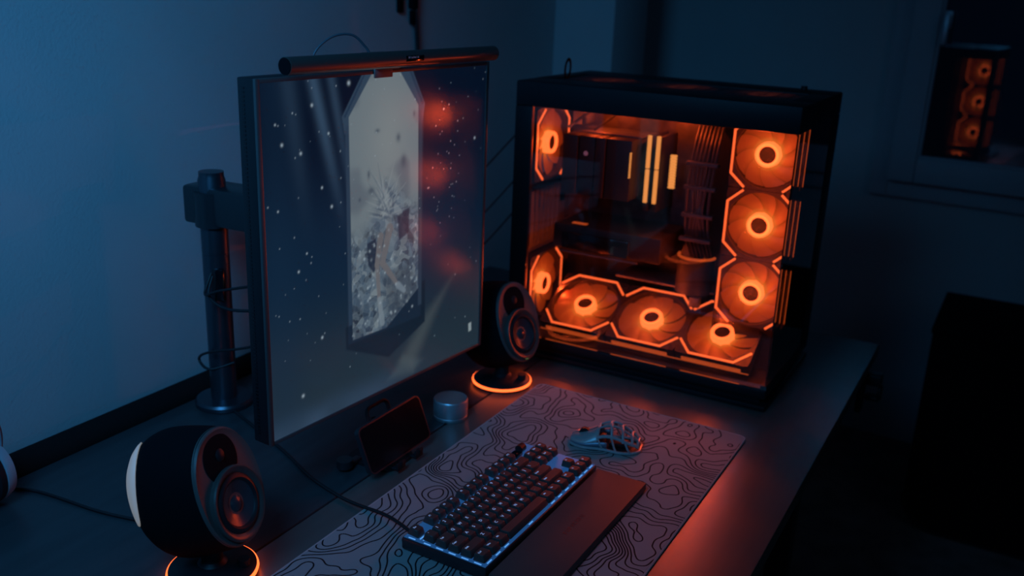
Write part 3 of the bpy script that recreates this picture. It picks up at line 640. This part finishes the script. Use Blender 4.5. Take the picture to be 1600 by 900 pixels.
# ------------------------------------------------------------------ speakers
def speaker(name, label, loc, rz, light_green):
    t = thing(name, label, 'speaker', loc, rz, 'pair of round desktop speakers')
    obj('base_disc', lathe(B(), [(0, 0), (.048, 0), (.050, .003), (.050, .0045)] + [(.052, .0045), (.052, .011), (.047, .0145), (.022, .018), (0, .018)], 56), black_m, t)
    obj('light_ring', lathe(B(), [(.0520, .0052), (.0540, .0056), (.0546, .0075), (.0540, .0096), (.0520, .0100)], 72), ring_m, t)
    st = B(); lathe(st, [(.020, .016), (.013, .022), (.0125, .050), (0, .050)], 28); obj('stem', st, black_m, t)
    obj('volume_knob', cyl(B(), (.036, .012, .014), (.036, .012, .024), .0075), black_m, t)
    # body: tilted egg, local frame u forward
    TM = Matrix.Translation((-.014, 0, .112)) @ Matrix.Rotation(-math.radians(19), 4, 'Y')
    W, Hh_ = .0545, .0765
    N = 56
    def loop(bm, x, sw, sh, dz=0, n=N, p=2.15):
        out = []
        for i in range(n):
            a = 2 * PI * i / n; c, s = math.cos(a), math.sin(a)
            out.append(bm.verts.new(TM @ Vector((x, sw * math.copysign(abs(c) ** (2 / p), c), dz + sh * math.copysign(abs(s) ** (2 / p), s)))))
        return out
    def skin_(bm, loops, cap0=False, cap1=False):
        for A, D in zip(loops, loops[1:]):
            n = len(A)
            for i in range(n): bm.faces.new([A[i], A[(i + 1) % n], D[(i + 1) % n], D[i]])
        if cap0: bm.faces.new(loops[0][::-1])
        if cap1: bm.faces.new(loops[-1])
        return bm
    bm = B(); Ls = []
    for k in range(22):
        s = k / 21; x = -.078 + (.126) * s
        q_ = max(0.0, (-.012 - x) / .066); f = max(0.03, (1 - min(q_, 1) ** 2.6)) ** .5
        g = 1 - .10 * max(0, (x + .018) / .066) ** 1.6
        Ls.append(loop(bm, x, .0600 * f * g, .0800 * f * g, -.002 * (1 - f)))
    skin_(bm, Ls, True, True); obj('body', bm, matte_m, t)
    # baffle rim
    bm = B(); skin_(bm, [loop(bm, .046, .0545, .0725), loop(bm, .0500, .0535, .0712), loop(bm, .0512, .0535, .0690), loop(bm, .0500, .0500, .0655), loop(bm, .0490, .0440, .0600), loop(bm, .0487, .0380, .0540)], False, True)
    obj('baffle', bm, mat('baffle_plastic', (.10, .085, .08), .5), t)
    # tweeter pocket (upper) and woofer (lower)
    def disc(cz, prof, m, nm, sx_=1.0, sz=1.0):
        bm = B(); lathe(bm, prof, 44, TM @ Matrix.Translation((.0, 0, cz)) @ Matrix.Rotation(PI / 2, 4, 'Y') @ Matrix.Diagonal((sz, sx_, 1, 1))); obj(nm, bm, m, t)
    disc(.036, [(0, .0502), (.019, .0502), (.0235, .0495), (.0245, .0480)], matte_m, 'tweeter_pocket', 1.2, 1.25)
    disc(.040, [(0, .0530), (.0045, .0525), (.0075, .0505)], black_m, 'tweeter')
    disc(-.022, [(.0440, .0480), (.0440, .0545), (.0425, .0562), (.0405, .0562), (.0370, .0540), (.0330, .0515)], mat('woofer_frame', (.09, .085, .08), .3, metal=.3), 'woofer_frame', 1.0, 1.03)
    disc(-.022, [(.0355, .0528), (.0330, .0550), (.0300, .0556), (.0275, .0540), (.0262, .0520)], black_m, 'surround')
    disc(-.022, [(.0268, .0528), (.0180, .0500), (.0100, .0480), (.0098, .0490), (.0070, .0510), (0, .0520)], mat('cone_glossy', (.045, .05, .06), .22), 'cone')
    # pale light panel on the back of the body
    bm = B(); n = 30; rows = []
    for i in range(n + 1):
        a = -math.radians(10) + math.radians(94) * i / n
        tpr = math.sin(PI * min(1, max(0, (i + .9) / (n + 1.8)))) ** .45
        row = []
        for k in range(5):
            x = -.066 + .034 * (k / 4) * tpr + .008 * (1 - tpr)
            q_ = max(0.0, (-.012 - x) / .066); f = max(0.03, (1 - min(q_, 1) ** 2.6)) ** .5
            c, s = math.cos(a), math.sin(a); rr = 1.018 + .010 * math.sin(PI * k / 4)
            row.append(TM @ Vector((x - .001, -.0600 * f * rr * abs(c) ** .93, .0805 * f * rr * math.copysign(abs(s) ** .93, s))))
        rows.append(row)
    vv = [[bm.verts.new(p) for p in r] for r in rows]
    for i in range(n):
        for k in range(4): bm.faces.new([vv[i][k], vv[i][k + 1], vv[i + 1][k + 1], vv[i + 1][k]])
    o_ = obj('rear_light_panel', bm, panel_m, t, smooth=60, label='pale crescent panel')
    md = o_.modifiers.new('thickness', 'SOLIDIFY'); md.thickness = .002
    if light_green: disc(-.0655, [(0, .0515), (.0035, .0515), (.0040, .0505)], green_m, 'status_light', 1.7, .8)
    return t
speaker('speaker', 'black egg shaped speaker with orange base ring, nearest the camera at the left', (-.780, .695, DESK), math.radians(10), False)
speaker('speaker', 'black egg shaped speaker with orange base ring, between monitor and computer', (-.778, 1.395, DESK), math.radians(-8), True)

# ------------------------------------------------------------------ tin, phone, stand
pk = thing('metal_tin', 'small round brushed metal tin beside the far speaker', 'tin', (-.7790, 1.224, DESK))
obj('tin_body', lathe(B(), [(0, 0), (.0275, 0), (.0285, .0015), (.0285, .0055), (.0275, .0065), (.0275, .0080), (.0290, .0088), (.0290, .0325), (.0282, .0340), (.0, .0340)], 56), steel_m, pk)
obj('lid', lathe(B(), [(.0284, .0340), (.0276, .0352), (.0266, .0352), (.0258, .0346), (0, .0343)], 56), steel_m, pk)

PHA = math.radians(22)
ph = thing('phone', 'dark smartphone lying on its long side on a stand below the monitor', 'phone', (-.752, 1.0455, DESK + .013), 0)
TP = Matrix.Rotation(-PHA, 4, 'Y') @ Matrix.Translation((0, 0, 0))
pbm = prism(B(), rrect(.152, .072, .010, 6), -.0042, .0042, TP @ Matrix(((0, 0, 1, 0), (1, 0, 0, 0), (0, 1, 0, .036), (0, 0, 0, 1))))
bmesh.ops.bevel(pbm, geom=[e_ for e_ in pbm.edges if len(e_.link_faces) == 2 and e_.calc_face_angle(0) > 1.2], offset=.0022, segments=3, profile=.5, affect='EDGES')
obj('body', pbm, satin_m, ph)
obj('display', prism(B(), rrect(.147, .067, .008, 6), .0042, .0046, TP @ Matrix(((0, 0, 1, 0), (1, 0, 0, 0), (0, 1, 0, .036), (0, 0, 0, 1)))), gloss_m, ph)
stt = thing('phone_stand', 'small black phone stand with looped back and front lips', 'phone stand', (-.790, 1.045, DESK))
obj('foot_plate', prism(B(), [(x, y) for x, y in rrect(.085, .075, .020, 6)], 0, .005), black_m, stt)
obj('back_post', tube(B(), [(-.028, 0, .004), (-.030, 0, .030), (-.010, 0, .060)], .007, 8), black_m, stt)
TS = Matrix.Translation((.0315, 0, .013)) @ Matrix.Rotation(-PHA, 4, 'Y')
lp = [TS @ Vector((-.0100, y, z)) for y, z in [(yy, .050 + zz) for yy, zz in rrect(.050, .068, .010, 5)]]
obj('back_loop', tube(B(), lp, .0032, 8, closed=True), satin_m, stt)
for y in (-.022, .024):
    lip = B(); tube(lip, [(.020, y, .0035), (.040, y, .004), (.050, y, .0055), (.0535, y, .010), (.054, y, .019)], .0042, 8, flat=.8); box(lip, (.0535, y, .012), (.0035, .020, .013), .0012)
    obj('front_lip', lip, black_m, stt)
hh = B(); lathe(hh, [(0, 0), (.012, 0), (.012, .012), (0, .013)], 24, Matrix.Translation((-.02, -.062, .006)) ); 
box(hh, (-.02, -.045, .006), (.012, .035, .006), .002)
obj('hinge_knob', hh, satin_m, stt)

# ------------------------------------------------------------------ keyboard
kb = thing('keyboard', 'compact black mechanical keyboard with blue backlit keys on the desk mat', 'keyboard', (-.4885, .8545, DESK + .004), PI / 2 - .012)
UX, UY = .0168, .0188; KL, KW = 18.25 * UX + .0095, 6.25 * UY + .0095
cs = B(); box(cs, (KL / 2, KW / 2, .0095), (KL, KW, .017), .003)
obj('case', cs, satin_m, kb)
pl_ = B(); box(pl_, (KL / 2, KW / 2, .0183), (KL - .005, KW - .005, .0008))
plate_m = mat('glowing_plate', (.05, .06, .08), .35, metal=.6, em=(.010, .060, .19), es=1.0); obj('switch_plate', pl_, plate_m, kb)  # blue LED glow between the keys is put into the plate as emission
for y in (.02, KW - .02):
    for x in (.02, KL - .02): obj('foot', cyl(B(), (x, y, 0), (x, y, .0015), .006, seg=12), matte_m, kb)
def cap_mesh(wu, hu):
    bm = B(); w0, h0 = wu * UX - .0012, hu * UY - .0014; w1, h1 = w0 - .0030, h0 - .0042
    lv = [(w0, h0, 0, 0), (w0 - .0012, h0 - .0012, .0030, 0), (w1, h1, .0083, .0006), (w1 - .0012, h1 - .0012, .0089, .0006)]
    Ls = [[bm.verts.new((x, y + dy, z)) for x, y in rrect(w_, h_, .0016, 2)] for w_, h_, z, dy in lv]
    for A, D in zip(Ls, Ls[1:]):
        for i in range(len(A)): bm.faces.new([A[i], A[(i + 1) % len(A)], D[(i + 1) % len(A)], D[i]])
    bm.faces.new(Ls[0][::-1]); bm.faces.new(Ls[-1])
    me_ = bpy.data.meshes.new('keycap'); bmesh.ops.recalc_face_normals(bm, faces=bm.faces[:]); bm.to_mesh(me_); bm.free(); me_.materials.append(key_m)
    me_.shade_smooth(); me_.set_sharp_from_angle(angle=.5); return me_
caps = {}
rows = [
 [(0, 1, 'Esc')] + [(2 + i, 1, 'F%d' % (i + 1)) for i in range(4)] + [(6.5 + i, 1, 'F%d' % (i + 5)) for i in range(4)] + [(11 + i, 1, 'F%d' % (i + 9)) for i in range(4)],
 [(i, 1, c) for i, c in enumerate('`1234567890-=')] + [(13, 2, 'Bksp'), (15.25, 1, 'Ins'), (16.25, 1, 'Hm'), (17.25, 1, 'Pg')],
 [(0, 1.5, 'Tab')] + [(1.5 + i, 1, c) for i, c in enumerate('QWERTYUIOP[]')] + [(13.5, 1.5, '\\'), (15.25, 1, 'Del'), (16.25, 1, 'End'), (17.25, 1, 'Pg')],
 [(0, 1.75, 'Caps')] + [(1.75 + i, 1, c) for i, c in enumerate("ASDFGHJKL;'")] + [(12.75, 2.25, 'Enter')],
 [(0, 2.25, 'Shift')] + [(2.25 + i, 1, c) for i, c in enumerate('ZXCVBNM,./')] + [(12.25, 2.75, 'Shift'), (16.25, 1, '^')],
 [(0, 1.25, 'Ctrl'), (1.25, 1.25, 'Win'), (2.5, 1.25, 'Alt'), (3.75, 6.25, ''), (10, 1.25, 'Alt'), (11.25, 1.25, 'Fn'), (12.5, 1.25, 'Mn'), (13.75, 1.25, 'Ctrl'), (15.25, 1, '<'), (16.25, 1, 'v'), (17.25, 1, '>')]]
led = bpy.data.meshes.new('switch_light'); bm = B(); box(bm, (0, 0, 0), (.0100, .0016, .0006)); bm.to_mesh(led); bm.free(); led.materials.append(blue_m)
for r, row in enumerate(rows):
    yc = KW - .0048 - (r + .5 + (.25 if r else 0)) * UY
    for (x, wu, s) in row:
        if wu not in caps: caps[wu] = cap_mesh(wu, 1)
        xc = .0048 + (x + wu / 2) * UX
        k = share('keycap', caps[wu], kb, Matrix.Translation((xc, yc, .0205 + (.0012 if r in (0, 1) else 0))) @ Matrix.Rotation(math.radians((-5, -4, -2, 0, 2, 3)[r] * -1), 4, 'X'))
        if s:
            tm = text_mesh(s, .0062 if len(s) == 1 else .0038)
            if not tm.materials: tm.materials.append(legend_m)
            share('legend', tm, k, Matrix.Translation((-wu * UX / 2 + (.0062 if len(s) == 1 else .0076 if wu > 1 else .0070), .0022, .00895)))
        share('switch_light', led, kb, Matrix.Translation((xc, yc + .0090 if r else yc - .0096, .0190)))
        if r == 5: share('switch_light', led, kb, Matrix.Translation((xc, yc - .0098, .0190)))
for r in range(6):
    share('switch_light', led, kb, Matrix.Translation((.0040, KW - .0048 - (r + .5 + (.25 if r else 0)) * UY, .0190)) @ Matrix.Rotation(PI / 2, 4, 'Z'))
obj('display', box(B(), (.0048 + 15.75 * UX, KW - .0048 - .5 * UY, .0215), (.017, .014, .005), .001), gloss_m, kb)
obj('volume_wheel', cyl(B(), (.0048 + 16.45 * UX, KW - .012, .024), (.0048 + 17.2 * UX, KW - .012, .024), .0065, seg=24), black_m, kb)
wr = thing('wrist_rest', 'flat dark soft wrist rest in front of the keyboard', 'wrist rest', (-.405, .853, DESK + .004), PI / 2 - .006)
obj('rest_pad', box(B(), (KL / 2, .0405, .0075), (KL, .079, .013), .003), mat('soft_touch_rubber', (.075, .066, .064), .6, bump=.1, nscale=800), wr)
obj('rest_underside', box(B(), (KL / 2, .0405, .0006), (KL - .004, .075, .0012)), black_m, wr)
mk = B()
for k in range(8):
    x = KL / 2 - .028 + k * .0072; hgt = .0062
    box(mk, (x, .041, .01405), (.0011, hgt, .0002))
    if k % 2 == 0: box(mk, (x + .0020, .041 + .0026, .01405), (.0034, .0011, .0002))
    if k % 3 != 1: box(mk, (x + .0020, .041, .01405), (.0034, .0010, .0002))
    if k % 3 == 1: box(mk, (x + .0020, .041 - .0026, .01405), (.0034, .0011, .0002))
    if k % 2 == 1: box(mk, (x + .0038, .041, .01405), (.0010, hgt, .0002))
obj('printed_mark', mk, mat('dark_red_print', (.16, .03, .03), .4), wr, smooth=0)

# ------------------------------------------------------------------ mouse
ms_ = thing('mouse', 'silver grey lightweight mouse with open honeycomb shell on the desk mat', 'mouse', (-.5150, 1.271, DESK + .004), math.radians(14))
silver_m = mat('silver_grey_shell', (.42, .44, .45), .32, metal=.25, nz=.05)
def mw(x): return .0305 * (1 - .16 * math.exp(-((x + .002) / .022) ** 2)) * max(0, 1 - abs(x / .0585) ** 3.4) ** .42      # half width
def mh(x): return .013 + .0255 * math.exp(-((x - .012) / .036) ** 2)                                                       # crest height
def msf(x, v):   # v in -1..1 across
    c = max(0., 1 - abs(v) ** 2.6); return Vector((x, mw(x) * v * 1.0, .004 + (mh(x) - .004) * c ** .62 * min(1, (max(0., .0585 - abs(x)) / .012)) ** .35))
def patch(x0, x1, v0, v1, n=12, th=.0016, lift=0):
    bm = B(); G_ = [[msf(x0 + (x1 - x0) * i / n, v0 + (v1 - v0) * j / n) + Vector((0, 0, lift)) for j in range(n + 1)] for i in range(n + 1)]
    t = [[bm.verts.new(p) for p in r] for r in G_]; u = [[bm.verts.new(p - Vector((0, 0, th))) for p in r] for r in G_]
    for i in range(n):
        for j in range(n): bm.faces.new([t[i][j], t[i + 1][j], t[i + 1][j + 1], t[i][j + 1]]); bm.faces.new([u[i][j], u[i][j + 1], u[i + 1][j + 1], u[i + 1][j]])
    for i in range(n): bm.faces.new([t[i][0], u[i][0], u[i + 1][0], t[i + 1][0]]); bm.faces.new([t[i][n], t[i + 1][n], u[i + 1][n], u[i][n]])
    for j in range(n): bm.faces.new([t[0][j], t[0][j + 1], u[0][j + 1], u[0][j]]); bm.faces.new([t[n][j], u[n][j], u[n][j + 1], t[n][j + 1]])
    return bm
obj('left_button', patch(-.0545, -.010, -.92, -.10), silver_m, ms_); obj('right_button', patch(-.0545, -.010, .10, .92), silver_m, ms_)
sh = B()
base_loop = [(x, s * mw(x), .003) for s, xs_ in ((1, np.linspace(-.0565, .0565, 26)), (-1, np.linspace(.0565, -.0565, 26))) for x in xs_]
tube(sh, base_loop, .0024, 8, closed=True)
obj('base_rim', sh, silver_m, ms_)
sh = B()
for v in (-.80, .80): tube(sh, [msf(x, v) for x in np.linspace(-.012, .052, 24)], .0028, 8)
for v in (-.28, .28): tube(sh, [msf(x, v) for x in np.linspace(-.014, .054, 20)], .0017, 8)
for x, x2 in ((-.010, -.010), (.008, .014), (.026, .032), (.042, .046)): tube(sh, [msf(x + (x2 - x) * abs(v), v) for v in np.linspace(-.86, .86, 22)], 0.0023, 8)
for s in (-1, 1):
    for x in (-.010, .012, .034): tube(sh, [msf(x, .82 * s), Vector((x + .006, s * mw(x) * 1.0, .010)), Vector((x + .010, s * mw(x + .01), .003))], .0017, 8)
tube(sh, [msf(.053, v) for v in np.linspace(-.9, .9, 14)], .0024, 8)
obj('open_shell', sh, silver_m, ms_)
sd = B()
for s in (-1, 1):
    rows_ = []
    for x in np.linspace(-.054, .006, 12): rows_.append([Vector((x, s * mw(x) * .97, .004)), Vector((x, s * mw(x) * .985, .004 + (msf(x, .92).z - .004) * .95))])
    va = [[sd.verts.new(p) for p in r] for r in rows_]
    for i in range(11): sd.faces.new([va[i][0], va[i + 1][0], va[i + 1][1], va[i][1]])
o_ = obj('side_wall', sd, mat('blue_grey_side', (.20, .25, .32), .35, metal=.3), ms_); md = o_.modifiers.new('t', 'SOLIDIFY'); md.thickness = .0012
obj('wheel', cyl(B(), (-.034, -.0035, .0155), (-.034, .0035, .0155), .0085, seg=28), black_m, ms_)
obj('floor_plate', prism(B(), [(p[0] * .97, p[1] * .95) for p in base_loop], .0008, .0022), black_m, ms_)
inn_ = B(); box(inn_, (-.022, 0, .008), (.045, .034, .010), .003); box(inn_, (.022, 0, .006), (.03, .022, .006), .002); obj('inner_board', inn_, black_m, ms_)

# ------------------------------------------------------------------ cables
def cable(name, pts, r, label, n=8, m=None, kind=None):
    return tag(obj(name, tube(B(), spline(pts, n), r, 8), m or cable_m, smooth=80), label, 'cable')
zc = DESK + .0035
cable('keyboard_cable', [(-1.085, 1.035, zc - .001), (-.93, .978, zc - .001), (-.84, .938, zc - .001), (-.775, .918, zc), (-.735, .911, zc + .001), (-.68, .905, DESK + .009), (-.645, .894, DESK + .012), (-.6125, .880, DESK + .014)], .0024, 'black cable running across the desk and mat to the keyboard')
cable('speaker_cable', [(-1.19, .675, zc - .001), (-1.12, .700, zc - .001), (-1.01, .711, zc - .001), (-.93, .727, zc), (-.86, .725, DESK + .012), (-.835, .708, DESK + .050)], .0022, 'black cable running from the left edge to the near speaker')
cable('light_bar_cable', [(-.835, .96, 1.225), (-.832, .962, 1.262), (-.822, .985, 1.284), (-.812, 1.015, 1.287), (-.806, 1.035, 1.272), (-.803, 1.042, 1.262)], .0016, 'thin cable arching behind the light bar above the monitor', m=mat('thin_blue_grey_cable', (.10, .11, .13), .4))
cable('monitor_cable', [(-1.110, 1.028, .895), (-1.100, 1.010, .868), (-1.06, 1.010, .855), (-1.00, 1.02, .862), (-.93, 1.03, .875), (-.85, 1.03, .90)], .0026, 'black cable looping from the slot of the monitor arm pole, lower one')
cable('monitor_cable', [(-1.112, 1.028, .90), (-1.105, 1.006, .872), (-1.07, 1.004, .885), (-1.00, 1.01, .905), (-.93, 1.02, .92), (-.85, 1.03, .93)], .0022, 'black cable looping from the slot of the monitor arm pole, upper one')
cable('monitor_cable', [(-1.10, 1.055, .740), (-1.13, 1.028, .730), (-1.155, 1.03, .742), (-1.12, 1.020, .765), (-1.02, 1.01, .80), (-.90, 1.02, .85), (-.85, 1.03, .87)], .0022, 'black cable wrapped round the monitor arm pole low down')
cable('wall_cable', [(-1.236, 1.745, 1.80), (-1.234, 1.752, 1.45), (-1.232, 1.760, 1.30), (-1.234, 1.772, 1.21), (-1.234, 1.775, 1.10), (-1.236, 1.78, .80)], .0045, 'dark cable hanging down the left wall behind the monitor')
o_ = tag(obj('cable_plug', box(box(B(), (-1.232, 1.752, 1.345), (.014, .022, .095), .004), (-1.234, 1.752, 1.28), (.010, .014, .03), .003), matte_m), 'dark plug hanging on the cable on the left wall', 'plug')
o_ = tag(obj('wall_hook', box(B(), (-1.238, 1.712, 1.345), (.008, .018, .11), .003), matte_m), 'short dark strip on the left wall beside the hanging cable', 'hook')
for k, (y, z) in enumerate(((1.60, .95), (1.66, 1.05), (1.72, .88))):
    cable('rear_cable', [(-1.236, 1.50 + .05 * k, max(z - .34, .715)), (-1.16, 1.58 + .03 * k, max(z - .26, .71)), (-1.05, 1.72, z - .10), (-.95, 1.86, z + .06), (-.87, 1.885, z + .08)], .0022, ('thin dark cable behind the computer, lowest of three', 'thin dark cable behind the computer, topmost of three', 'thin dark cable behind the computer, middle one of three')[(0 if k == 2 else 1 if k == 1 else 2)])

# ------------------------------------------------------------------ headphones cut by the left edge
hp_ = thing('headphones', 'pale blue grey headphones on the desk, cut off by the left edge', 'headphones', (-1.150, .632, DESK))
hm = mat('pale_grey_plastic', (.38, .42, .46), .35)
for s in (-1, 1):
    Mh = Matrix.Translation((0, s * .0 + .012 * s + 0, .046)) @ Matrix.Rotation(-PI / 2 * s, 4, 'X')
    cup = obj('ear_cup', lathe(B(), [(0, .030), (.026, .030), (.038, .024), (.042, .014), (.042, .010), (.034, .006), (0, .006)], 40, Mh), hm, hp_)
    obj('cushion', lathe(B(), [(.020, -.006), (.036, -.006), (.043, 0), (.042, .008), (.020, .008), (.020, -.006)], 36, Mh), black_m, cup)
obj('headband', tube(B(), [(.055 * math.sin(a_) * .55, .036 * math.cos(a_), .070 + .075 * math.sin(a_)) for a_ in np.linspace(0, PI, 22)], .005, 8, flat=1.6), hm, hp_)
# ------------------------------------------------------------------ black storage box at the right
sb = thing('storage_box', 'black flat topped storage box on the floor at the right edge', 'box', (.20, 2.68, 0))
MX = Matrix(((1, 0, 0, 0), (0, 0, 1, 0), (0, 1, 0, 0), (0, 0, 0, 1)))
prof = [(-.345, .565), (-.345, .10)] + [(-.345 + .10 * (1 - math.cos(a_)), .10 - .10 * math.sin(a_)) for a_ in np.linspace(.15, PI / 2, 8)] + [(.245, .0)] + [(.345 - .10 * (1 - math.cos(a_)), .10 - .10 * math.sin(a_)) for a_ in np.linspace(PI / 2, .15, 8)] + [(.345, .10), (.345, .565)]
obj('body', prism(B(), prof, -.18, .17, MX), matte_m, sb)
obj('base_rim', tube(B(), [(x, -.182, z + .004) for x, z in prof[1:-1]], .007, 8), gloss_m, sb)
obj('lid', bb(B(), -.349, .349, -.185, .174, .555, .572, .003), matte_m, sb)
